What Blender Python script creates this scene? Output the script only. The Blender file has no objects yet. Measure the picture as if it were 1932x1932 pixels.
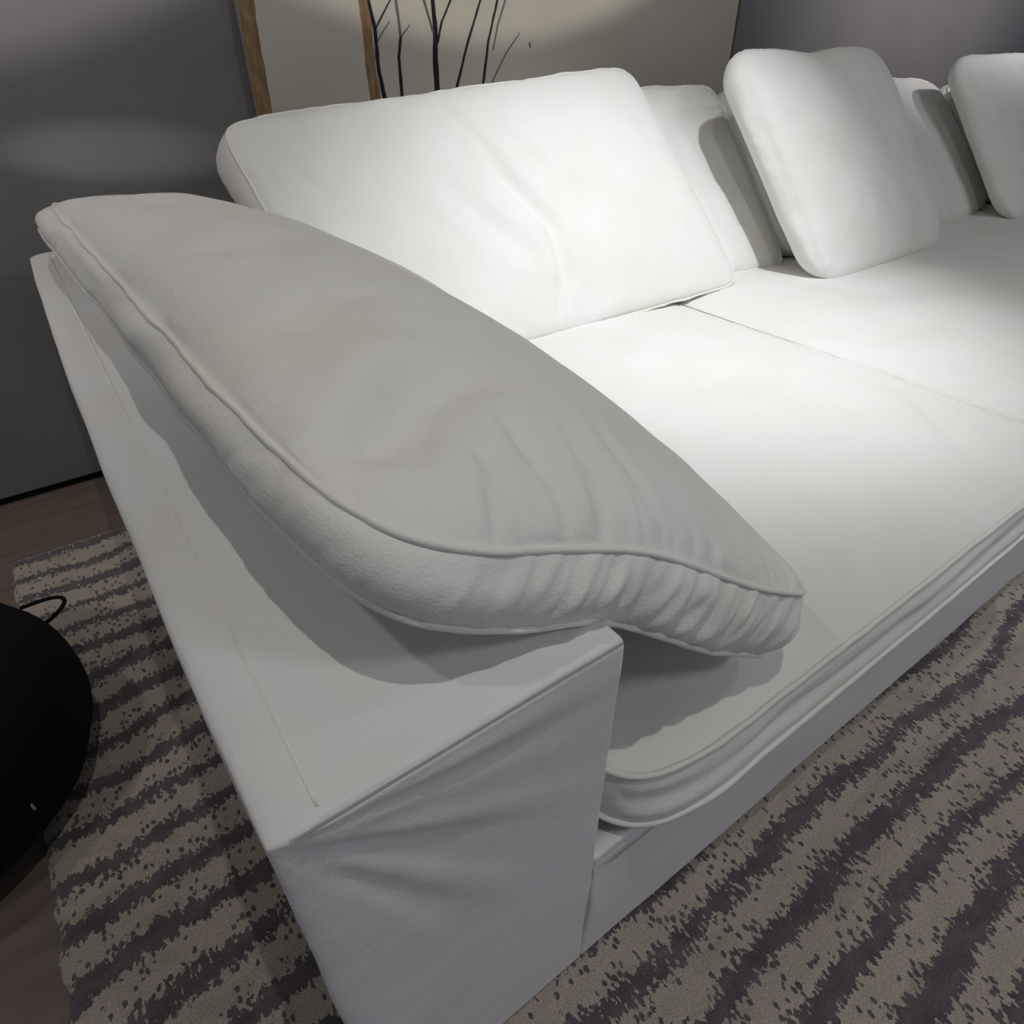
import bpy, math, random
import numpy as np
from mathutils import Matrix, Vector
PI = math.pi
scn = bpy.context.scene
C = scn.collection

# ------------------------------------------------------------------ camera
cam_d = bpy.data.cameras.new('camera'); cam = bpy.data.objects.new('camera', cam_d); C.objects.link(cam)
Rr = np.array([[0.8145, -0.5801, -0.0042], [-0.3462, -0.4802, -0.8059], [0.4655, 0.6579, -0.5920]])
U_, S_, V_ = np.linalg.svd(Rr); Rr = U_ @ V_
right, down, fwd = Rr
M4 = Matrix.Identity(4)
for i in range(3):
    M4[i][0] = float(right[i]); M4[i][1] = float(-down[i]); M4[i][2] = float(-fwd[i])
CAM = (0.011, -0.224, 0.986)
M4.translation = Vector(CAM)
cam.matrix_world = M4
cam_d.sensor_width = 36; cam_d.lens = 1215.3 / 1932 * 36; cam_d.clip_start = 0.01
scn.camera = cam

# ------------------------------------------------------------------ world, view, lamps
scn.view_settings.view_transform = 'Standard'; scn.view_settings.look = 'None'
scn.view_settings.gamma = 1; scn.view_settings.use_curve_mapping = False
scn.view_settings.exposure = 0.0
w = bpy.data.worlds.new('room_light'); scn.world = w; w.use_nodes = True
w.node_tree.nodes['Background'].inputs[0].default_value = (0.80, 0.84, 1.0, 1)
w.node_tree.nodes['Background'].inputs[1].default_value = 0.20

def spot(name, loc, target, power, size, blend, radius, col=(1, 1, 1)):
    d = bpy.data.lights.new(name, 'SPOT'); o = bpy.data.objects.new(name, d); C.objects.link(o)
    d.energy = power; d.spot_size = math.radians(size); d.spot_blend = blend
    d.shadow_soft_size = radius; d.color = col
    o.location = loc
    o.rotation_euler = (Vector(target) - Vector(loc)).to_track_quat('-Z', 'Y').to_euler()
    return o
# narrow bright ceiling spot on the back cushions
spot('spot_lamp', (1.20, 0.05, 2.6), (1.27, 0.86, 0.42), 182, 52, 1.0, 0.05, (0.93, 0.96, 1.0))
# downlight over the sofa arm
spot('ceiling_or_fill_light', (0.20, -0.24, 2.6), (0.3, 0.2, 0.3), 28, 150, 0.6, 0.015, (1.0, 0.965, 0.90))
spot('ceiling_or_fill_light', (2.4, -0.6, 2.6), (2.0, 0.2, 0.3), 18, 110, 0.8, 0.10, (0.97, 0.97, 1.0))  # unseen fill light added for the right seats, base and rug
# unseen fill lights added to brighten the sofa front and the left rug
spot('ceiling_or_fill_light', (1.6, -1.9, 2.6), (1.4, -0.4, 0.2), 66, 140, 0.7, 0.30, (0.95, 0.955, 1.0))
spot('ceiling_or_fill_light', (-0.90, 0.60, 2.6), (-0.7, 0.7, 0.2), 18, 130, 0.7, 0.05, (1.0, 0.955, 0.92))
# display lamps on the back wall, with added streak and fill lights
spot('wall_or_streak_light', (1.25, -1.0, 2.6), (1.25, 1.66, 2.50), 165, 60, 0.05, 0.03, (1.0, 0.95, 0.84))
spot('wall_or_streak_light', (-0.15, -1.0, 2.6), (-0.15, 1.66, 2.49), 215, 60, 0.055, 0.04, (1.0, 0.96, 0.93))
spot('wall_or_streak_light', (-2.20, 1.00, 0.95), (0.22, 1.66, 0.785), 270, 3.5, 1.0, 0.005, (0.95, 0.95, 1.0))  # added light, no lamp there: shapes the reflected streak on the left wall
spot('ceiling_or_fill_light', (-1.9, -0.5, 2.6), (-0.5, 1.5, 0.25), 75, 44, 0.9, 0.10, (1.0, 0.96, 0.92))  # unseen fill light added to lift the lower left wall
spot('wall_or_streak_light', (3.3, -0.8, 2.6), (3.60, 1.66, 1.86), 400, 62, 1.0, 0.05, (1.0, 0.97, 1.0))

# ------------------------------------------------------------------ noise
def _h(i, j, s):
    n = (i.astype(np.int64) * 374761393 + j.astype(np.int64) * 668265263 + s * 1442695041) & 0x7fffffff
    n = ((n ^ (n >> 13)) * 1274126177) & 0x7fffffff
    return ((n ^ (n >> 16)) & 0xffff) / 65535.0
def vn(x, y, s=0):
    x = np.asarray(x, float); y = np.asarray(y, float) + 0 * x; x = x + 0 * y
    i = np.floor(x).astype(np.int64); j = np.floor(y).astype(np.int64)
    fx = x - i; fy = y - j
    fx = fx * fx * fx * (fx * (fx * 6 - 15) + 10); fy = fy * fy * fy * (fy * (fy * 6 - 15) + 10)
    a = _h(i, j, s); b = _h(i + 1, j, s); c = _h(i, j + 1, s); d = _h(i + 1, j + 1, s)
    return (a + (b - a) * fx + (c - a) * fy + (a - b - c + d) * fx * fy) * 2 - 1
def fbm(x, y, s=0, o=4):
    t = 0; a = 1
    for k in range(o):
        t = t + a * vn(x * 2 ** k, y * 2 ** k, s + k); a *= 0.5
    return t / 1.9

# ------------------------------------------------------------------ materials
def mat(name, col, rough=0.9, spec=0.2, sheen=0.0):
    m = bpy.data.materials.new(name); m.use_nodes = True
    b = m.node_tree.nodes['Principled BSDF']
    b.inputs['Base Color'].default_value = (*col, 1); b.inputs['Roughness'].default_value = rough
    b.inputs['Specular IOR Level'].default_value = spec
    if sheen: b.inputs['Sheen Weight'].default_value = sheen
    return m
def N(m, t, **kw):
    n = m.node_tree.nodes.new(t)
    for k, v in kw.items():
        if k in n.inputs: n.inputs[k].default_value = v
        else: setattr(n, k, v)
    return n
def L(m, a, b): m.node_tree.links.new(a, b)
def ramp(m, pts, mode='LINEAR'):
    r = N(m, 'ShaderNodeValToRGB'); e = r.color_ramp; e.interpolation = mode
    while len(e.elements) < len(pts): e.elements.new(0.5)
    for q, (p, c) in zip(e.elements, pts): q.position = p; q.color = (*c, 1)
    return r

def fabric(name, col, slub=0.35, tint=(0.97, 0.95, 0.90)):
    m = mat(name, col, 0.95, 0.1, 0.15)
    b = m.node_tree.nodes['Principled BSDF']
    tc = N(m, 'ShaderNodeTexCoord')
    # faint soiling / uneven dye
    n1 = N(m, 'ShaderNodeTexNoise', Scale=5.0, Detail=4.0)
    L(m, tc.outputs['Object'], n1.inputs['Vector'])
    r = ramp(m, [(0.35, col), (0.7, tuple(c * t for c, t in zip(col, tint)))])
    L(m, n1.outputs['Fac'], r.inputs['Fac']); L(m, r.outputs['Color'], b.inputs['Base Color'])
    # woven linen relief: stretched slubs both ways + fine grain
    fac = []
    for sc in ((60, 420, 420), (420, 60, 420)):
        mp = N(m, 'ShaderNodeMapping'); mp.inputs['Scale'].default_value = sc
        mp.inputs['Rotation'].default_value = (0.02, 0.03, 0.04)
        L(m, tc.outputs['Object'], mp.inputs['Vector'])
        n = N(m, 'ShaderNodeTexNoise', Scale=1.0, Detail=2.0); L(m, mp.outputs['Vector'], n.inputs['Vector'])
        fac.append(n)
    ad = N(m, 'ShaderNodeMath', operation='ADD'); L(m, fac[0].outputs['Fac'], ad.inputs[0]); L(m, fac[1].outputs['Fac'], ad.inputs[1])
    n3 = N(m, 'ShaderNodeTexNoise', Scale=45.0, Detail=3.0); L(m, tc.outputs['Object'], n3.inputs['Vector'])
    mu = N(m, 'ShaderNodeMath', operation='MULTIPLY_ADD'); mu.inputs[1].default_value = 1.2
    L(m, n3.outputs['Fac'], mu.inputs[0]); L(m, ad.outputs[0], mu.inputs[2])
    bp = N(m, 'ShaderNodeBump', Strength=slub, Distance=0.0012)
    L(m, mu.outputs[0], bp.inputs['Height']); L(m, bp.outputs['Normal'], b.inputs['Normal'])
    return m
WHITE = fabric('white_linen', (0.80, 0.80, 0.775))
WHITE_SOFA = fabric('white_slipcover', (0.77, 0.775, 0.78), 0.28)
WELT = fabric('white_welt', (0.80, 0.80, 0.765), 0.3)

WALL = mat('dark_grey_paint', (0.105, 0.10, 0.105), 0.55, 0.35)
BLACK = mat('black_plinth', (0.006, 0.006, 0.007), 0.7)
POUF = mat('black_cloth', (0.0045, 0.005, 0.008), 0.9, 0.15)
TAG = mat('grey_tag', (0.35, 0.36, 0.38), 0.7)
CEIL = mat('ceiling_paint', (0.10, 0.10, 0.10), 0.9)

def wall_mat():
    m = WALL; b = m.node_tree.nodes['Principled BSDF']
    tc = N(m, 'ShaderNodeTexCoord'); n = N(m, 'ShaderNodeTexNoise', Scale=3.0, Detail=6.0)
    L(m, tc.outputs['Object'], n.inputs['Vector'])
    r = ramp(m, [(0.3, (0.135, 0.127, 0.130)), (0.7, (0.155, 0.146, 0.150))])
    L(m, n.outputs['Fac'], r.inputs['Fac']); L(m, r.outputs['Color'], b.inputs['Base Color'])
    n2 = N(m, 'ShaderNodeTexNoise', Scale=220.0, Detail=2.0); L(m, tc.outputs['Object'], n2.inputs['Vector'])
    bp = N(m, 'ShaderNodeBump', Strength=0.15, Distance=0.001)
    L(m, n2.outputs['Fac'], bp.inputs['Height']); L(m, bp.outputs['Normal'], b.inputs['Normal'])
wall_mat()

def floor_mat():
    m = mat('dark_wood_floor', (0.06, 0.045, 0.038), 0.5, 0.3)
    b = m.node_tree.nodes['Principled BSDF']
    tc = N(m, 'ShaderNodeTexCoord'); mp = N(m, 'ShaderNodeMapping'); mp.inputs['Scale'].default_value = (3, 40, 1)
    L(m, tc.outputs['Object'], mp.inputs['Vector'])
    n = N(m, 'ShaderNodeTexNoise', Scale=1.0, Detail=6.0); L(m, mp.outputs['Vector'], n.inputs['Vector'])
    r = ramp(m, [(0.3, (0.14, 0.105, 0.087)), (0.7, (0.19, 0.145, 0.125))])
    L(m, n.outputs['Fac'], r.inputs['Fac']); L(m, r.outputs['Color'], b.inputs['Base Color'])
    return m
FLOOR = floor_mat()

def rug_mat():
    m = mat('striped_wool', (0.2, 0.18, 0.16), 1.0, 0.05, 0.3)
    b = m.node_tree.nodes['Principled BSDF']
    tc = N(m, 'ShaderNodeTexCoord')
    def noise(sx, sy, d=2.0, off=0.0):
        mp = N(m, 'ShaderNodeMapping'); mp.inputs['Scale'].default_value = (sx, sy, 1); mp.inputs['Location'].default_value = (off, off * 1.7, 0)
        L(m, tc.outputs['Object'], mp.inputs['Vector'])
        n = N(m, 'ShaderNodeTexNoise', Scale=1.0, Detail=d); L(m, mp.outputs['Vector'], n.inputs['Vector']); return n.outputs['Fac']
    def ma(op, a, c, e=None):
        n = N(m, 'ShaderNodeMath', operation=op)
        for i, v in enumerate((a, c, e)):
            if v is None: continue
            if isinstance(v, (int, float)): n.inputs[i].default_value = v
            else: L(m, v, n.inputs[i])
        return n.outputs[0]
    sep = N(m, 'ShaderNodeSeparateXYZ'); L(m, tc.outputs['Object'], sep.inputs[0])
    y = sep.outputs['Y']
    wob = ma('SUBTRACT', noise(2.2, 1.6, 2, 3), 0.5)            # slow waver of the stripes
    def voro(sx, sy, off=0.0):
        mp = N(m, 'ShaderNodeMapping'); mp.inputs['Scale'].default_value = (sx, sy, 1); mp.inputs['Location'].default_value = (off, off * 1.3, 0)
        L(m, tc.outputs['Object'], mp.inputs['Vector'])
        n = N(m, 'ShaderNodeTexVoronoi', Scale=1.0, voronoi_dimensions='2D'); L(m, mp.outputs['Vector'], n.inputs['Vector'])
        sp_ = N(m, 'ShaderNodeSeparateColor'); L(m, n.outputs['Color'], sp_.inputs[0])
        return n.outputs['Distance'], sp_.outputs['Red'], sp_.outputs['Green']
    d1, c1, c2 = voro(300, 140)                                  # single tufts: they jag the stripe edges
    rag = ma('SUBTRACT', noise(85, 34, 4, 7), 0.5)
    yy = ma('MULTIPLY_ADD', wob, 0.15, y)
    yy = ma('MULTIPLY_ADD', rag, 0.042, yy)
    yy = ma('MULTIPLY_ADD', ma('SUBTRACT', c1, 0.5), 0.012, yy)
    ph = ma('MULTIPLY', yy, 2 * PI / 0.080)
    s = ma('SINE', ph, 0.0)
    wv = ma('SUBTRACT', noise(1.3, 7.0, 1, 11), 0.5)             # some stripes strong, some nearly gone
    s2 = ma('MULTIPLY_ADD', wv, 2.0, s)
    stripe = ma('GREATER_THAN', s2, 0.36)
    # rows of dark specks between the stripes, denser towards the stripes
    d2, e1, e2 = voro(125, 85, 5)
    near = ma('MULTIPLY_ADD', s2, 0.16, ma('MULTIPLY', noise(7, 30, 3, 23), 0.8))
    keep = ma('LESS_THAN', e1, ma('SUBTRACT', near, 0.10))
    speck = ma('MULTIPLY', keep, ma('LESS_THAN', ma('MULTIPLY_ADD', c1, 0.25, d2), 0.52))
    # light tufts sprinkled into dark stripes
    lite = ma('LESS_THAN', ma('MULTIPLY', c2, 1.0), ma('SUBTRACT', ma('MULTIPLY', noise(4, 12, 2, 29), 0.55), 0.27))
    stripe = ma('MULTIPLY', stripe, ma('SUBTRACT', 1.0, ma('MULTIPLY', lite, ma('LESS_THAN', s2, 1.3))))
    dark = ma('MAXIMUM', stripe, speck)
    lightc = ramp(m, [(0.32, (0.37, 0.335, 0.275)), (0.52, (0.42, 0.355, 0.31)), (0.68, (0.33, 0.30, 0.245))])
    L(m, noise(9, 22, 3, 31), lightc.inputs['Fac'])
    darkc = ramp(m, [(0.35, (0.088, 0.074, 0.084)), (0.65, (0.135, 0.112, 0.122))])
    L(m, noise(20, 40, 3, 41), darkc.inputs['Fac'])
    mx = N(m, 'ShaderNodeMix', data_type='RGBA')
    L(m, dark, mx.inputs['Factor']); L(m, lightc.outputs['Color'], mx.inputs['A']); L(m, darkc.outputs['Color'], mx.inputs['B'])
    # fibre value grain
    g = noise(380, 380, 2, 51)
    gm = N(m, 'ShaderNodeMix', data_type='RGBA', blend_type='MULTIPLY'); gm.inputs['Factor'].default_value = 0.6
    gr = ramp(m, [(0.3, (0.55, 0.55, 0.55)), (0.65, (1.25, 1.25, 1.25))]); L(m, g, gr.inputs['Fac'])
    L(m, mx.outputs['Result'], gm.inputs['A']); L(m, gr.outputs['Color'], gm.inputs['B'])
    L(m, gm.outputs['Result'], b.inputs['Base Color'])
    hh = ma('MULTIPLY_ADD', noise(230, 230, 2, 61), 0.8, ma('MULTIPLY', dark, -0.25))
    bp = N(m, 'ShaderNodeBump', Strength=0.8, Distance=0.004)
    L(m, hh, bp.inputs['Height']); L(m, bp.outputs['Normal'], b.inputs['Normal'])
    return m
RUG = rug_mat()

def canvas_mat():
    m = mat('painted_canvas', (0.5, 0.44, 0.36), 0.75, 0.2)
    b = m.node_tree.nodes['Principled BSDF']
    tc = N(m, 'ShaderNodeTexCoord')
    n = N(m, 'ShaderNodeTexNoise', Scale=2.2, Detail=5.0); L(m, tc.outputs['Object'], n.inputs['Vector'])
    r = ramp(m, [(0.3, (0.40, 0.38, 0.33)), (0.55, (0.43, 0.40, 0.345)), (0.75, (0.41, 0.37, 0.335))])
    L(m, n.outputs['Fac'], r.inputs['Fac']); L(m, r.outputs['Color'], b.inputs['Base Color'])
    return m
CANVAS = canvas_mat()
def bark_mat(name, a, c_):
    m = mat(name, a, 0.8, 0.15); b = m.node_tree.nodes['Principled BSDF']
    tc = N(m, 'ShaderNodeTexCoord'); mp = N(m, 'ShaderNodeMapping'); mp.inputs['Scale'].default_value = (90, 1, 22)
    L(m, tc.outputs['Object'], mp.inputs['Vector'])
    n = N(m, 'ShaderNodeTexNoise', Scale=1.0, Detail=5.0); L(m, mp.outputs['Vector'], n.inputs['Vector'])
    r = ramp(m, [(0.3, a), (0.7, c_)]); L(m, n.outputs['Fac'], r.inputs['Fac']); L(m, r.outputs['Color'], b.inputs['Base Color'])
    return m
BARK = bark_mat('brown_bark_paint', (0.13, 0.075, 0.035), (0.26, 0.17, 0.095))
INK = mat('black_paint', (0.010, 0.010, 0.014), 0.5)
INKGREY = mat('grey_paint', (0.12, 0.115, 0.11), 0.6)
EDGE = mat('dark_canvas_edge', (0.10, 0.075, 0.055), 0.8)

# ------------------------------------------------------------------ mesh helpers
def mesh_obj(name, verts, faces, m, parent=None, smooth=True):
    me = bpy.data.meshes.new(name); me.from_pydata([tuple(v) for v in verts], [], faces); me.update()
    o = bpy.data.objects.new(name, me); C.objects.link(o)
    if m: me.materials.append(m)
    if smooth: me.polygons.foreach_set('use_smooth', [True] * len(me.polygons))
    if parent: o.parent = parent
    return o
def tag(o, label=None, cat=None, group=None, kind=None):
    if label: o['label'] = label
    if cat: o['category'] = cat
    if group: o['group'] = group
    if kind: o['kind'] = kind
    return o
def empty(name, loc=(0, 0, 0)):
    o = bpy.data.objects.new(name, None); C.objects.link(o); o.location = loc; o.empty_display_size = 0.05; return o
def box(name, lo, hi, m, parent=None, bevel=0.0):
    x0, y0, z0 = lo; x1, y1, z1 = hi
    v = [(x0, y0, z0), (x1, y0, z0), (x1, y1, z0), (x0, y1, z0), (x0, y0, z1), (x1, y0, z1), (x1, y1, z1), (x0, y1, z1)]
    f = [(0, 3, 2, 1), (4, 5, 6, 7), (0, 1, 5, 4), (1, 2, 6, 5), (2, 3, 7, 6), (3, 0, 4, 7)]
    o = mesh_obj(name, v, f, m, parent, smooth=False)
    if bevel:
        b = o.modifiers.new('bevel', 'BEVEL'); b.width = bevel; b.segments = 4; b.limit_method = 'NONE'
    return o
def tube(name, P, rad, m, parent=None, closed=True, seg=8):
    P = np.asarray(P, float); n = len(P)
    if closed: T = np.roll(P, -1, 0) - np.roll(P, 1, 0)
    else: T = np.gradient(P, axis=0)
    T /= np.linalg.norm(T, axis=1)[:, None] + 1e-12
    ref = np.array([0.31, 0.22, 0.92]); A = np.cross(T, ref); A /= np.linalg.norm(A, axis=1)[:, None]
    B = np.cross(T, A); rad = np.broadcast_to(rad, (n,))
    V = []
    for k in range(seg):
        a = 2 * PI * k / seg
        V.append(P + (A * math.cos(a) + B * math.sin(a)) * rad[:, None])
    V = np.stack(V, 1).reshape(-1, 3); F = []
    for i in range(n if closed else n - 1):
        j = (i + 1) % n
        for k in range(seg):
            l = (k + 1) % seg; F.append((i * seg + k, j * seg + k, j * seg + l, i * seg + l))
    if not closed:
        F.append(tuple(range(seg))[::-1]); F.append(tuple((n - 1) * seg + k for k in range(seg)))
    return mesh_obj(name, V, F, m, parent)

# ------------------------------------------------------------------ boxed cushion with crowned faces, gusset band and two welts
def cushion(name, K, m, n_exp=9, crown=(0.05, 0.02), cpow=0.55, gus=0.012, weltr=0.0035, nu=90, nv=120, ng=14,
            folds=(), puck=0.002, gathers=None, warp=None, seed=1, lump=0.004, crease=0.0, welts=True, loose=1.0):
    """K[(i,j,k)]: 8 corners; i = local u, j = local v, k = 0 back face / 1 front face."""
    Kc = np.array([[[K[(i, j, k)] for k in (0, 1)] for j in (0, 1)] for i in (0, 1)], float)
    # u,v sample lines, denser towards the border
    def line(n):
        t = np.linspace(-1, 1, n); return 0.72 * t + 0.28 * np.sin(t * PI / 2)
    a, b = np.meshgrid(line(nu), line(nv), indexing='ij')
    e = (np.abs(a) ** n_exp + np.abs(b) ** n_exp) ** (1.0 / n_exp)
    mx_ = np.maximum(np.abs(a), np.abs(b)); s = 1 - (1 - mx_ / np.maximum(e, 1e-6)) * mx_ ** 7
    u, v = a * s, b * s
    def P(u, v, k):
        x, y = ((u + 1) / 2)[..., None], ((v + 1) / 2)[..., None]
        return (Kc[0, 0, k] * (1 - x) * (1 - y) + Kc[1, 0, k] * x * (1 - y) + Kc[0, 1, k] * (1 - x) * y + Kc[1, 1, k] * x * y)
    Lu = np.linalg.norm(Kc[1, 0, 1] - Kc[0, 0, 1]); Lv = np.linalg.norm(Kc[0, 1, 1] - Kc[0, 0, 1])
    nrm = (P(u, v, 1) - P(u, v, 0)); nrm /= np.linalg.norm(nrm, axis=-1)[..., None]
    fa = np.cross(P(u + 1e-3, v, 1) - P(u, v, 1), P(u, v + 1e-3, 1) - P(u, v, 1)); fa /= np.linalg.norm(fa, axis=-1)[..., None]
    fa *= np.sign((fa * nrm).sum(-1))[..., None]
    prof = np.clip((1 - np.abs(a) ** 2.4) * (1 - np.abs(b) ** 2.4), 0, 1) ** cpow
    edge = np.minimum((1 - np.abs(a)) * Lu / 2, (1 - np.abs(b)) * Lv / 2)      # metres from the welt
    X, Y = u * Lu / 2, v * Lv / 2
    fade = np.clip(edge / 0.05, 0, 1)
    d1 = crown[0] * prof + lump * fbm(X * 7 + 3, Y * 7, seed, 3) * fade
    # gathers: short radiating puckers that start at the welt
    along = np.where((1 - np.abs(a)) * Lu < (1 - np.abs(b)) * Lv, Y * np.sign(a), X * np.sign(b) + 9.3)
    dg = np.clip(np.abs((1 - np.abs(a)) * Lu - (1 - np.abs(b)) * Lv) / 0.06, 0, 1)
    gw = dg * (0.5 + 0.5 * vn(along * 6, 0 * along, seed + 9)) if gathers is None else dg * gathers(a, b, edge)
    g = vn(along * 62 + edge * 9, edge * 2.5, seed + 5) + 0.7 * vn(along * 130 + edge * 6, edge * 5, seed + 6)
    d1 = d1 + puck * loose * g * gw * np.exp(-(edge / (0.035 + 0.03 * vn(along * 17, 0 * along, seed + 7))) ** 2) * np.clip(edge / 0.006, 0, 1)
    if crease: d1 = d1 - crease * np.exp(-(edge / 0.012) ** 2)
    for (u0, v0, u1, v1, wd, dep) in folds:
        p0 = np.array([u0 * Lu / 2, v0 * Lv / 2]); p1 = np.array([u1 * Lu / 2, v1 * Lv / 2]); dd = p1 - p0; ln = np.linalg.norm(dd)
        t = ((X - p0[0]) * dd[0] + (Y - p0[1]) * dd[1]) / ln ** 2
        dist = ((X - p0[0]) * -dd[1] + (Y - p0[1]) * dd[0]) / ln + 0.35 * wd * vn(t * 3, 0 * t, seed + 21)
        tap = np.clip(1 - np.abs(2 * t - 1) ** 3, 0, 1)
        q = dist / wd
        d1 = d1 + dep * tap * (-np.exp(-q ** 2) + 0.45 * np.exp(-(q - 1.9) ** 2) + 0.35 * np.exp(-(q + 2.1) ** 2)) * fade
    d0 = crown[1] * prof
    top = P(u, v, 1) + fa * d1[..., None]
    bot = P(u, v, 0) - fa * d0[..., None]
    # boundary loop
    idx = [(i, 0) for i in range(nu - 1)] + [(nu - 1, j) for j in range(nv - 1)] + [(i, nv - 1) for i in range(nu - 1, 0, -1)] + [(0, j) for j in range(nv - 1, 0, -1)]
    idx = idx[nu + nv - 2:] + idx[:nu + nv - 2]
    li = np.array([p[0] for p in idx]); lj = np.array([p[1] for p in idx]); nl = len(idx)
    lt, lb = top[li, lj], bot[li, lj]
    T = np.roll(lt, -1, 0) - np.roll(lt, 1, 0)
    arc = np.concatenate([[0], np.cumsum(np.linalg.norm(np.diff(lt, axis=0), axis=1))])
    out = np.cross(T, fa[li, lj]); out /= np.linalg.norm(out, axis=1)[:, None]
    cen = lt.mean(0); out *= np.sign(((lt - cen) * out).sum(1).mean())
    wav = 0.0022 * loose * vn(arc * 14, 0 * arc, seed + 30) + 0.0012 * loose * vn(arc * 37, 0 * arc, seed + 31)
    lt = lt + (out * wav[:, None]); lb = lb + out * (0.003 * loose * vn(arc * 12, 0 * arc, seed + 32))[:, None]
    top[li, lj] = lt; bot[li, lj] = lb
    gr = []
    gl = (0.5 + 0.5 * vn(arc * 6, 0 * arc, seed + 40)) if gathers is None else gathers(a[li, lj], b[li, lj], 0 * arc)
    for q in range(1, ng):
        t = q / ng
        h = 1 - t
        pk = vn(arc * 75 + t * 2.6, t * 0.9 + 0 * arc, seed + 41) + 0.8 * vn(arc * 150 + t * 4.5, t * 1.7 + 0 * arc, seed + 42)
        dsp = gus * math.sin(PI * t) ** 0.7 + puck * 0.9 * loose * pk * gl * math.sin(PI * t) ** 0.5 + 0.004 * loose * vn(arc * 9, t * 2 + 0 * arc, seed + 43) * math.sin(PI * t)
        gr.append(lt * (1 - t) + lb * t + out * np.asarray(dsp)[..., None])
    UVW = None
    V = np.concatenate([top.reshape(-1, 3)] + gr + [bot.reshape(-1, 3)]) if gr else None
    gu = np.concatenate([a.ravel()] + [a[li, lj]] * (ng - 1) + [a.ravel()])
    gv = np.concatenate([b.ravel()] + [b[li, lj]] * (ng - 1) + [b.ravel()])
    gk = np.concatenate([np.ones(a.size)] + [np.full(nl, 1 - q / ng) for q in range(1, ng)] + [np.zeros(a.size)])
    if warp is not None:
        V = warp(V, gu, gv, gk)
    n0 = nu * nv; F = []
    I = np.arange(nu - 1)[:, None] * nv + np.arange(nv - 1)[None]
    q = np.stack([I, I + nv, I + nv + 1, I + 1], -1).reshape(-1, 4)
    off = n0 + (ng - 1) * nl
    F = q.tolist() + (q[:, ::-1] + off).tolist()
    rings = [li * nv + lj] + [n0 + k * nl + np.arange(nl) for k in range(ng - 1)] + [li * nv + lj + off]
    for r0, r1 in zip(rings[:-1], rings[1:]):
        F += np.stack([r0, r1, np.roll(r1, -1), np.roll(r0, -1)], -1).tolist()
    # orientation check
    o = mesh_obj(name, V, F, m)
    import bmesh
    bm = bmesh.new(); bm.from_mesh(o.data); bmesh.ops.recalc_face_normals(bm, faces=bm.faces); bm.to_mesh(o.data); bm.free()
    if welts:
        Vt = V[rings[0]]; Vb = V[rings[-1]]
        sel = np.arange(0, nl)
        ra = weltr * (1 + 0.12 * vn(arc * 60, 0 * arc, seed + 50))
        tube('welt', Vt + out * weltr * 0.5, ra, WELT, o)
        tube('welt', Vb + out * weltr * 0.5, ra, WELT, o)
    return o

def K8(FL, FR, BL, BR, FLt, FRt, BLt, BRt):
    """front/back by v, left/right by u; suffix t = face side (k=1)"""
    return {(0, 0, 0): FL, (1, 0, 0): FR, (0, 1, 0): BL, (1, 1, 0): BR, (0, 0, 1): FLt, (1, 0, 1): FRt, (0, 1, 1): BLt, (1, 1, 1): BRt}

# ------------------------------------------------------------------ room
YW = 1.663
fl = box('floor', (-3, -3, -0.05), (6, YW + 0.2, 0), FLOOR); tag(fl, kind='structure')
wl = box('wall_back', (-3, YW, 0.028), (6, YW + 0.12, 2.7), WALL); tag(wl, kind='structure')
bb = box('baseboard_back', (-3, YW + 0.02, 0), (6, YW + 0.11, 0.028), BLACK); tag(bb, kind='structure')
ce = box('ceiling', (-3, -3, 2.7), (6, YW + 0.2, 2.8), CEIL); tag(ce, kind='structure')

# ------------------------------------------------------------------ rug: thick pile slab with uneven tufted top
def make_rug():
    x0, x1, y0, y1 = -0.285, 3.6, -1.9, 1.385
    nx, ny = 420, 380
    X, Y = np.meshgrid(np.linspace(x0, x1, nx), np.linspace(y0, y1, ny), indexing='ij')
    ex = np.minimum(np.minimum(X - x0, x1 - X), np.minimum(Y - y0, y1 - Y))
    Z = 0.012 * np.clip(ex / 0.012, 0, 1) ** 0.5 + 0.0015 * fbm(X * 60, Y * 60, 5, 2) * (ex > 0.001) + 0.0
    X = X + (ex < 0.004) * 0.004 * vn(X * 70, Y * 70, 3); Y = Y + (ex < 0.004) * 0.004 * vn(X * 70, Y * 70, 4)
    V = np.stack([X, Y, np.maximum(Z, 0.001)], -1).reshape(-1, 3)
    I = np.arange(nx - 1)[:, None] * ny + np.arange(ny - 1)[None]
    F = np.stack([I, I + ny, I + ny + 1, I + 1], -1).reshape(-1, 4).tolist()
    o = mesh_obj('area_rug', V, F, RUG)
    tag(o, 'taupe pile rug with ragged dark purple-brown stripes under the white sofa', 'rug')
make_rug()

# ------------------------------------------------------------------ sofa
sofa = empty('sofa', (0, 0, 0))
tag(sofa, 'long white slipcovered sofa with a broad square arm, standing on the striped rug', 'sofa')
AW, AH, AD, BH = 0.277, 0.618, 1.555, 0.262

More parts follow.
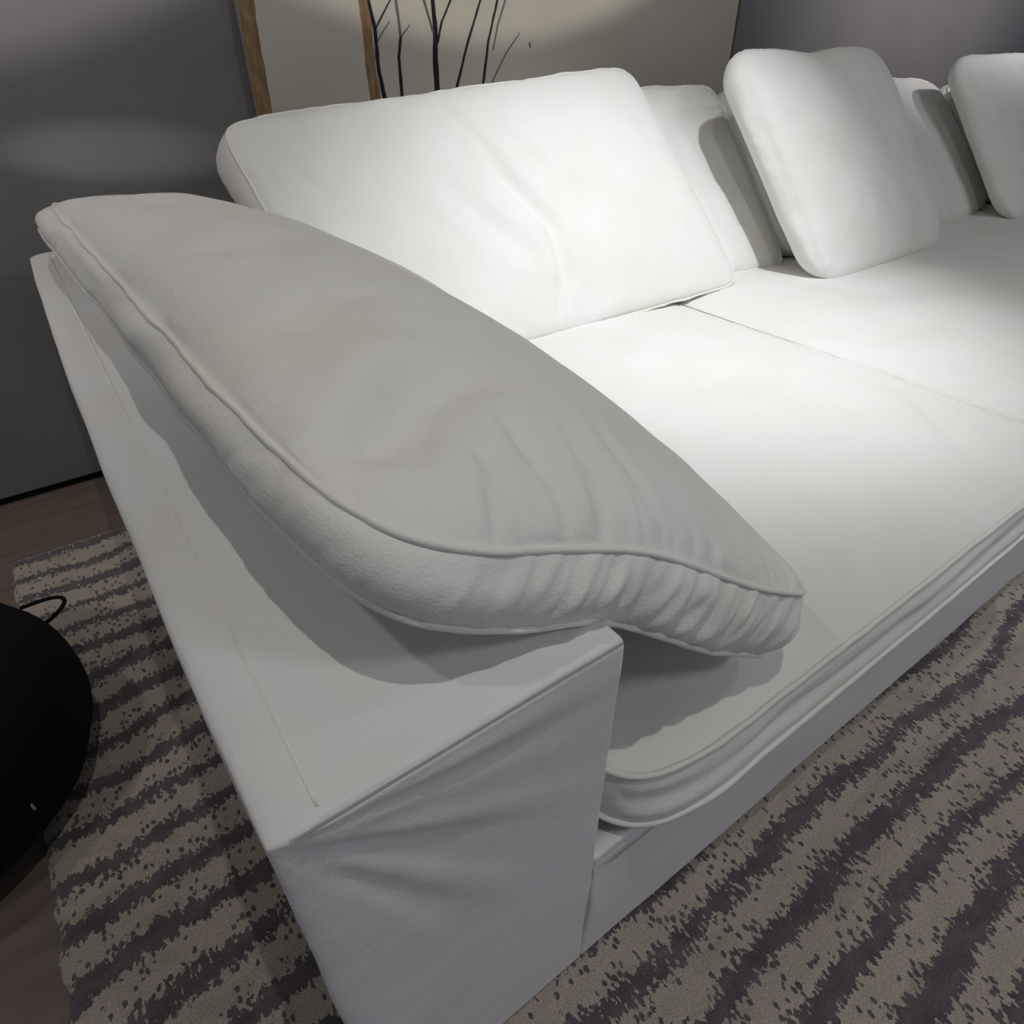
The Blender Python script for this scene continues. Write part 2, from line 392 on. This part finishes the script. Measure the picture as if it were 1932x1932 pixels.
def soft_panel(name, o, du, dv, nrm, nu, nv, bulge, r, m, parent, disp=None, back=0.02):
    """a padded slipcover panel: flat sheet o + u*du + v*dv, rounded down at its border by r, closed by a thin skirt"""
    o, du, dv, nrm = (np.array(q, float) for q in (o, du, dv, nrm))
    Lu, Lv = np.linalg.norm(du), np.linalg.norm(dv)
    def dense(n, L_):
        t = np.linspace(0, 1, n - 8)
        k = np.array([0.15, 0.35, 0.65, 1.0]) * r / L_
        return np.unique(np.concatenate([t, k, 1 - k]))
    uu, vv = dense(nu, Lu), dense(nv, Lv); nu, nv = len(uu), len(vv)
    u, v = np.meshgrid(uu, vv, indexing='ij')
    eu = np.minimum(u, 1 - u) * Lu; ev = np.minimum(v, 1 - v) * Lv
    def rd(e): q = np.clip(1 - e / r, 0, 1); return r * (1 - np.sqrt(np.maximum(1 - q * q, 0)))
    h = -rd(eu) - rd(ev) + bulge * (np.sin(PI * u) * np.sin(PI * v)) ** 0.6
    if disp is not None: h = h + disp(u, v, u * Lu, v * Lv)
    P = o + u[..., None] * du + v[..., None] * dv + h[..., None] * nrm
    idx = [(i, 0) for i in range(nu - 1)] + [(nu - 1, j) for j in range(nv - 1)] + [(i, nv - 1) for i in range(nu - 1, 0, -1)] + [(0, j) for j in range(nv - 1, 0, -1)]
    ring = np.array([i * nv + j for i, j in idx])
    V = P.reshape(-1, 3); sk = V[ring] - nrm * back
    n0 = len(V); nl = len(ring)
    I = np.arange(nu - 1)[:, None] * nv + np.arange(nv - 1)[None]
    F = np.stack([I, I + nv, I + nv + 1, I + 1], -1).reshape(-1, 4).tolist()
    r1 = n0 + np.arange(nl)
    F += np.stack([ring, r1, np.roll(r1, -1), np.roll(ring, -1)], -1).tolist()
    V = np.concatenate([V, sk, (sk.mean(0))[None]]); c = len(V) - 1
    for k in range(nl): F.append((int(r1[k]), c, int(r1[(k + 1) % nl])))
    ob = mesh_obj(name, V, F, m, parent)
    import bmesh
    bm = bmesh.new(); bm.from_mesh(ob.data); bmesh.ops.recalc_face_normals(bm, faces=bm.faces); bm.to_mesh(ob.data); bm.free()
    return ob

def front_disp(u, v, x, z):
    # slipcover drag lines fanning from the outer top corner, faint horizontal slack
    q = np.hypot(x, AH - z); ang = np.arctan2(AH - z, x + 1e-6)
    d = 0.0042 * vn(ang * 8, q * 2.5, 71) * np.exp(-((q - 0.12) / 0.13) ** 2)
    d += 0.0009 * vn(x * 8 + z * 4, z * 40, 72) * np.exp(-x / 0.12)
    d += 0.00015 * vn(x * 30 + z * 12, z * 90 - x * 30, 73) + 0.003 * fbm(x * 5, z * 5, 74, 2)
    return d
def rounded_box(name, lo, hi, rl, rh, step, m, parent, disp=None):
    """closed padded box; rl / rh = rounding radius on the low / high side of each axis; disp(p, n) moves points along n"""
    import bmesh
    lo, hi, rl, rh = (np.array(q, float) for q in (lo, hi, rl, rh))
    def axis(k):
        n = max(int((hi[k] - lo[k]) / step[k]), 4)
        t = np.linspace(lo[k] + rl[k], hi[k] - rh[k], n)
        e = np.array([0, 0.3, 0.55, 0.8])
        return np.concatenate([lo[k] + rl[k] * e, t, (hi[k] - rh[k] * e)[::-1]])
    ax = [axis(k) for k in range(3)]; V = []; F = []; base = 0
    for k in range(3):
        p, q = [i for i in range(3) if i != k]
        A, B = np.meshgrid(ax[p], ax[q], indexing='ij')
        for side in (lo[k], hi[k]):
            G = np.zeros(A.shape + (3,)); G[..., p] = A; G[..., q] = B; G[..., k] = side
            V.append(G.reshape(-1, 3)); na, nb = A.shape
            I = base + np.arange(na - 1)[:, None] * nb + np.arange(nb - 1)[None]
            F += np.stack([I, I + nb, I + nb + 1, I + 1], -1).reshape(-1, 4).tolist(); base += na * nb
    P = np.concatenate(V); c = np.clip(P, lo + rl, hi - rh); r = np.where(P > (lo + hi) / 2, rh, rl)
    d = (P - c) / r; nn = d / np.linalg.norm(d, axis=1)[:, None]; P = c + nn * r
    if disp is not None: P = P + nn * disp(P, nn)[:, None]
    o = mesh_obj(name, P, F, m, parent)
    bm = bmesh.new(); bm.from_mesh(o.data); bmesh.ops.remove_doubles(bm, verts=bm.verts, dist=1e-5)
    bmesh.ops.recalc_face_normals(bm, faces=bm.faces); bm.to_mesh(o.data); bm.free()
    o.data.polygons.foreach_set('use_smooth', [True] * len(o.data.polygons))
    return o
def arm_disp(P, n):
    x, y, z = P[:, 0], P[:, 1], P[:, 2]
    fr = np.clip(-n[:, 1], 0, 1); tp = np.clip(n[:, 2], 0, 1); lf = np.clip(-n[:, 0], 0, 1)
    d = fr * (front_disp(0, 0, x, z) * np.clip((AH - z) / 0.02, 0, 1))
    d += tp * (0.0012 * fbm(x * 9, y * 6, 91, 3) + 0.003 * np.clip(np.sin(PI * np.clip(x / AW, 0, 1)), 0, 1) ** 0.6)
    d += lf * (0.0025 * fbm(y * 6, z * 8, 81, 3) + 0.012 * np.sin(PI * np.clip(y / AD, 0, 1)) ** 0.7 * np.exp(-((z - AH + 0.05) / 0.1) ** 2))
    # stitched joint where top and front panel meet
    d -= 0.0016 * np.exp(-((y - 0.002) / 0.0016) ** 2) * tp * (x > 0.03)
    return d
rounded_box('arm', (0, 0, 0.013), (AW, AD, AH), (0.036, 0.008, 0.01), (0.006, 0.02, 0.007), (0.0045, 0.006, 0.0045), WHITE_SOFA, sofa, arm_disp)
SEAM_SHADE = mat('seam_shade_grey', (0.36, 0.355, 0.34), 0.9)  # grey colour stands in for the shade line in the seam groove
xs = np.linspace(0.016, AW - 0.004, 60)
tube('seam', np.stack([xs, 0.0006 + 0 * xs, AH - 0.0012 + 0.0008 * vn(xs * 20, 0 * xs, 5)], 1), 0.00085, SEAM_SHADE, sofa, closed=False)
ys = np.linspace(0.01, AD - 0.03, 200)
tube('seam', np.stack([0.034 + 0.001 * vn(ys * 12, 0 * ys, 6), ys, AH + 0.0016 + 0 * ys], 1), 0.0013, WELT, sofa, closed=False)
soft_panel('base_front_panel', (AW - 0.002, 0.0, 0.013), (4.75, 0, 0), (0, 0, BH), (0, -1, 0), 420, 60, 0.004, 0.005, WHITE_SOFA, sofa,
           lambda u, v, x, z: 0.0025 * fbm(x * 6 + z * 3, z * 9, 95, 3) + 0.004 * np.exp(-(x / 0.03) ** 2) * np.exp(-((z - 0.16) / 0.06) ** 2))
soft_panel('seat_deck', (AW, 0, BH), (4.75, 0, 0), (0, AD, 0), (0, 0, 1), 120, 60, 0.0, 0.006, WHITE_SOFA, sofa)
soft_panel('back_frame', (AW, 1.385, AH - 0.02), (4.75, 0, 0), (0, AD - 1.385, 0), (0, 0, 1), 120, 20, 0.004, 0.02, WHITE_SOFA, sofa, back=0.34)

# ------------------------------------------------------------------ seat cushions
def seat_warp(x_low, amp=0.0):
    return None
SZ, SB = 0.378, 0.300
def seat(x0, x1, label, seed, zl=0.0, zr=0.0, folds=(), y0=-0.022):
    yb = 1.16
    K = K8((x0, y0 - 0.010, SB), (x1, y0 - 0.010, SB + zr * 1.2), (x0, yb, SB), (x1, yb, SB), (x0, y0 + .004, SZ + zl), (x1, y0 + .004, SZ + zr), (x0, yb, SZ + .005), (x1, yb, SZ + .005))
    def wp(V, a, b, k):
        # the band sags into a soft roll over the base
        V = V.copy(); f = np.exp(-((b + 1) / 0.02) ** 2) 
        V[:, 1] -= f * (0.004 * np.sin(3.4 * PI * k + 1.0 * vn(V[:, 0] * 2.5, 0 * k, seed + 4)) * np.sin(PI * k) * (1 + 0.6 * vn(V[:, 0] * 9, k * 3, seed + 3)) + 0.002 * vn(V[:, 0] * 14 , k * 9, seed + 8) * np.sin(PI * k))
        return V
    o = cushion('seat_cushion', K, WHITE, n_exp=12, crown=(0.032, 0.0), cpow=0.6, gus=0.002, weltr=0.0036, nu=130, nv=120, ng=14,
                folds=folds, puck=0.0012, warp=wp, seed=seed, lump=0.005, crease=0.002, loose=0.45)
    tag(o, label, 'cushion', 'seat cushions')
    return o
seat(AW + 0.012, 1.425, 'white seat cushion beside the square arm, the whole of its front edge in view', 3, 0.0, 0.022,
     folds=((-0.2, -0.55, 0.35, -0.75, 0.05, 0.006), (0.55, -0.9, 0.85, -0.5, 0.02, 0.006), (0.1, 0.1, 0.7, -0.25, 0.07, 0.006), (-.5, -.2, -.1, -.5, .05, .005)))
seat(1.447, 2.63, 'middle white seat cushion, brightly lit under the small square pillow', 14, 0.015, 0.02, folds=((-0.5, 0.2, 0.2, -0.1, 0.06, 0.006),))
seat(2.655, 4.1, 'farthest white seat cushion, in shade at the right edge of the picture', 25, 0.0, 0.0)

# ------------------------------------------------------------------ cushion lying over the arm (hero)
def arm_cushion():
    K = K8((0.088, 0.046, 0.712), (0.550, 0.000, 0.412), (0.030, 1.45, 0.700), (0.50, 1.36, 0.43),
           (0.102, 0.058, 0.765), (0.600, -0.004, 0.485), (0.062, 1.33, 0.756), (0.60, 1.34, 0.53))
    def gat(a, b, e):
        return np.clip((-b - 0.55) * 2.2, 0, 1) * np.clip((a + 0.95) * 1.6, 0.2, 1) * 1.5 + 0.2
    def wp(V, a, b, k):
        V = V.copy(); u = (a + 1) / 2
        fr = np.clip((-b + 0.2) / 1.2, 0, 1)
        # the boxed band bends down over the arm's inner edge
        hump = np.where(k > 0.5, 0.024, 0.024) * np.exp(-((u - 0.44) / 0.20) ** 2)
        V[:, 2] += hump * (1.0 + 0.0 * k) * (0.35 + 0.65 * fr)
        # it rests on the arm top and on the seat
        st = 0.412 + 0.02 * np.clip((V[:, 1] - 0.02) / 0.2, 0, 1)
        f = np.clip((AW + 0.012 - V[:, 0]) / 0.012, 0, 1)
        V[:, 2] = np.maximum(V[:, 2], (AH + 0.003) * f + st * (1 - f))
        return V
    o = cushion('arm_cushion', K, WHITE, n_exp=11, crown=(0.115, 0.05), cpow=0.62, gus=0.014, weltr=0.0032, nu=190, nv=260, ng=30,
                folds=((-0.99, -0.90, -0.34, -0.70, 0.028, 0.021), (-0.92, -0.60, -0.38, -0.43, 0.03, 0.006), (-0.8, -0.2, -0.2, -0.05, 0.04, 0.006),
                       (-0.8, 0.35, 0.0, 0.45, 0.05, 0.007), (0.28, -0.15, 0.80, -0.85, 0.009, 0.0028), (0.36, -0.10, 0.86, -0.80, 0.007, 0.0022),
                       (-0.78, -0.99, -0.74, -0.86, 0.010, 0.004), (-0.60, -0.99, -0.60, -0.84, 0.009, 0.0035), (-0.42, -0.99, -0.45, -0.80, 0.010, 0.004),
                       (-0.25, -0.99, -0.22, -0.82, 0.009, 0.003), (-0.08, -0.99, -0.05, -0.78, 0.009, 0.003)),
                puck=0.0026, gathers=gat, warp=wp, seed=40, lump=0.005, crease=0.003)
    tag(o, 'large white boxed cushion with piped seams lying tilted across the sofa arm', 'cushion')
arm_cushion()

# ------------------------------------------------------------------ back cushions leaning on the low back
def back_cushion(name, x0, x1, label, seed, yb=0.96, yt=1.38, zt=0.875, dz=0.0, th=0.13, folds=(), crown=0.045, ybl=None, skew=0.0, ztl=None, gus=0.02, n_exp=8, cat='cushion', grp=None, skr=None, zb=0.405, puck=0.0025, **kw):
    ybl = yb if ybl is None else ybl; ztl = zt if ztl is None else ztl
    nx = np.array([0, 0.70, -0.72]) * th
    A = np.array([x0, ybl, zb]); B = np.array([x1, yb, zb]); D = np.array([x0 + skew, yt + (ybl - yb), ztl]); E = np.array([x1 + (skew if skr is None else skr), yt, zt])
    bb_ = np.array([0, th * 1.15, 0.0])
    K = {(0, 0, 1): A, (1, 0, 1): B, (0, 1, 1): D, (1, 1, 1): E, (0, 0, 0): A + bb_, (1, 0, 0): B + bb_, (0, 1, 0): D + nx, (1, 1, 0): E + nx}
    o = cushion(name, K, WHITE, n_exp=n_exp, crown=(crown, 0.012), cpow=0.5, gus=gus, weltr=0.003, nu=110, nv=100, ng=12, folds=folds, puck=puck, seed=seed, lump=0.008, crease=0.003, **kw)
    tag(o, label, cat, grp)
    return o
back_cushion('back_cushion', 0.48, 1.675, 'large white back cushion nearest the arm, with long creases, half of it in the spotlight', 60, yb=0.955, yt=1.38, zt=0.925, ztl=0.85, skew=-0.07, skr=-0.12, n_exp=16,
             folds=((-0.16, 0.95, -0.02, 0.25, 0.018, 0.008), (-0.10, 0.45, 0.05, -0.30, 0.022, 0.013), (0.05, -0.15, -0.03, -0.70, 0.022, 0.012), (-0.35, 0.30, -0.10, -0.55, 0.03, 0.009), (0.02, 0.70, 0.18, 0.15, 0.025, 0.008), (0.0, -0.55, -0.15, -0.95, 0.015, 0.007), (-0.9, 0.8, -0.75, 0.1, 0.02, 0.005)))
back_cushion('back_cushion', 1.26, 1.95, 'white back cushion tucked behind the large creased one, left of the small square pillow', 70, yb=1.0, ybl=1.13, yt=1.40, zt=0.865, ztl=0.865, th=0.09, crown=0.03, n_exp=16)
back_cushion('back_cushion', 1.965, 3.36, 'shaded white back cushion partly behind the small square pillow', 80, yb=1.0, yt=1.40, zt=0.845, ztl=0.88, crown=0.04)
back_cushion('back_cushion', 3.42, 4.6, 'shaded white back cushion glimpsed behind the square pillow at the right edge', 85, yb=1.02, yt=1.40, zt=0.83, crown=0.03)
def ears(V, a, b, k):
    V = V.copy(); f = np.clip(b, 0, 1) ** 6
    V[:, 2] -= 0.016 * f * np.exp(-((a + 0.1) / 0.3) ** 2)
    return V
P1 = back_cushion('throw_pillow', 1.845, 2.59, 'plump small square white pillow standing in the light on the middle seat cushion', 90, yb=0.82, yt=1.20, zt=0.962, th=0.07, crown=0.065, gus=0.016, n_exp=9, welts=False, skew=-0.12, skr=-0.10, ybl=0.785, warp=ears, cat='pillow', zb=0.41)
P2 = back_cushion('throw_pillow', 3.16, 3.95, 'square white pillow in shade, cut by the right edge of the picture', 95, yb=0.82, yt=1.18, zt=0.93, th=0.07, crown=0.065, gus=0.02, n_exp=10, welts=False, skew=-0.12, cat='pillow', zb=0.41)

# ------------------------------------------------------------------ painting behind the sofa
PY = 1.62
pic = empty('painting', (1.43, PY, 0.45))
tag(pic, 'large beige painting of bare black trees on the dark wall behind the sofa', 'painting')
def loc(o): o.location = (-1.43, -PY, -0.45); return o
loc(box('canvas', (0.577, PY, 0.45), (2.283, PY + 0.04, 1.75), CANVAS, pic, 0.003))
def stroke(name, pts, ws, m, depth, ragged=0.0, seed=0):
    """a band of thick paint on the canvas; pts (x,z), widths"""
    pts = np.array(pts, float); ws = np.array(ws, float)
    t = np.linspace(0, 1, 60); tk = np.linspace(0, 1, len(pts))
    x = np.interp(t, tk, pts[:, 0]); z = np.interp(t, tk, pts[:, 1]); wd = np.interp(t, np.linspace(0, 1, len(ws)), ws)
    l = x - wd / 2 - ragged * (0.5 + 0.5 * vn(z * 60, 0 * z, seed)); r = x + wd / 2 + ragged * (0.5 + 0.5 * vn(z * 50, 0 * z, seed + 1))
    n = len(t); V = []
    for i in range(n):
        V += [(l[i], PY, z[i]), ((l[i] * .7 + r[i] * .3), PY - depth, z[i]), ((l[i] * .3 + r[i] * .7), PY - depth, z[i]), (r[i], PY, z[i])]
    F = []
    for i in range(n - 1):
        for k in range(3): F.append((i * 4 + k, i * 4 + k + 1, i * 4 + 5 + k, i * 4 + 4 + k))
    return loc(mesh_obj(name, V, F, m, pic))
stroke('painted_trunk', [(0.600, 1.70), (0.595, 1.06), (0.588, 0.99), (0.588, 0.905), (0.588, 0.835), (0.585, 0.47)], [0.032] * 6, BARK, 0.002, 0.004, 1)
stroke('painted_trunk', [(0.876, 1.70), (0.879, 1.06), (0.881, 0.99), (0.880, 0.909), (0.885, 0.85), (0.885, 0.47)], [0.024, 0.024, 0.024, 0.025, 0.03, 0.03], BARK, 0.002, 0.003, 3)
def br(pts, w0, w1, m=INK, d=0.003):
    stroke('painted_branch', pts, [w0, w1], m, d, 0.0015, int(pts[0][0] * 977))
br([(0.889, 1.60), (0.8936, 1.064), (0.902, 1.008), (0.901, 0.925), (0.911, 0.853), (0.92, 0.60)], 0.006, 0.012)
br([(0.9018, 1.006), (0.952, 1.0655), (1.0, 1.13)], 0.004, 0.002)
br([(0.9064, 0.983), (0.944, 1.024)], 0.003, 0.0015, INKGREY)
br([(0.955, 1.50), (0.968, 1.066), (0.973, 0.992)], 0.006, 0.007, INKGREY)
br([(0.973, 0.992), (0.962, 0.948), (0.962, 0.853), (0.965, 0.60)], 0.006, 0.010)
br([(0.9745, 0.992), (1.0005, 1.016)], 0.004, 0.002, INKGREY)
br([(1.07, 1.60), (1.074, 1.068), (1.0764, 1.008), (1.071, 0.9465), (1.0713, 0.855), (1.07, 0.60)], 0.008, 0.018, INK, 0.004)
br([(1.01, 1.20), (1.0476, 1.067), (1.070, 1.0)], 0.009, 0.005, INKGREY)
br([(1.0795, 0.9757), (1.098, 1.0246), (1.128, 1.069), (1.17, 1.15)], 0.007, 0.003)
br([(1.27, 1.18), (1.221, 1.0705), (1.176, 0.979), (1.128, 0.862), (1.08, 0.74)], 0.005, 0.008)
br([(1.31, 1.18), (1.276, 1.0715), (1.243, 0.979), (1.219, 0.8656), (1.20, 0.72)], 0.005, 0.008)
br([(1.33, 1.15), (1.3024, 1.072), (1.276, 1.017), (1.258, 0.961)], 0.007, 0.003, INKGREY)
br([(1.3515, 1.0), (1.301, 0.952), (1.243, 0.872), (1.2, 0.78)], 0.002, 0.005, INKGREY)
br([(1.8256, 1.094), (1.95, 1.095), (2.0663, 1.091)], 0.02, 0.02, INK)
br([(1.386, 0.978), (1.388, 0.966)], 0.005, 0.005, INKGREY)
loc(box('canvas_edge', (2.283, PY, 0.45), (2.293, PY + 0.04, 1.75), EDGE, pic))

# ------------------------------------------------------------------ black round pouf with a strap loop
def pouf():
    cx, cy, R, H = -0.433, 0.75, 0.27, 0.28
    o_ = empty('pouf', (cx, cy, 0.012)); tag(o_, 'black round pouf with a thin strap loop on the rug left of the sofa', 'pouf')
    nt, npz = 120, 40; V = []; 
    for j in range(npz + 1):
        t = j / npz * 2 - 1                                  # -1 bottom .. 1 top
        ph = t * PI / 2
        r0 = R * abs(math.cos(ph)) ** 0.45; z = H / 2 + H / 2 * math.copysign(abs(math.sin(ph)) ** 0.75, ph)
        for i in range(nt):
            a = 2 * PI * i / nt
            k = 1 + 0.012 * math.sin(a * 8) * abs(math.cos(ph)) + 0.01 * float(vn(np.array(a * 3), np.array(t * 4), 9))
            V.append((r0 * k * math.cos(a), r0 * k * math.sin(a), z))
    F = [(j * nt + i, j * nt + (i + 1) % nt, (j + 1) * nt + (i + 1) % nt, (j + 1) * nt + i) for j in range(npz) for i in range(nt)]
    F += [tuple(range(nt))[::-1], tuple(npz * nt + i for i in range(nt))]
    mesh_obj('cover', V, F, POUF, o_)
    s = np.linspace(0, 1, 30); 
    P = np.stack([0.215 + 0.062 * np.sin(PI * s) ** 0.8, 0.108 + 0.045 * (1 - s) + 0.02 * np.sin(PI * s), 0.185 + 0.012 * np.cos(PI * s)], 1)
    tube('strap_loop', P, 0.0035, POUF, o_, closed=False)
    tg = box('tag', (0.176, -0.202, 0.115), (0.180, -0.190, 0.129), TAG, o_, 0.001); tag(tg, 'small grey tag')
pouf()
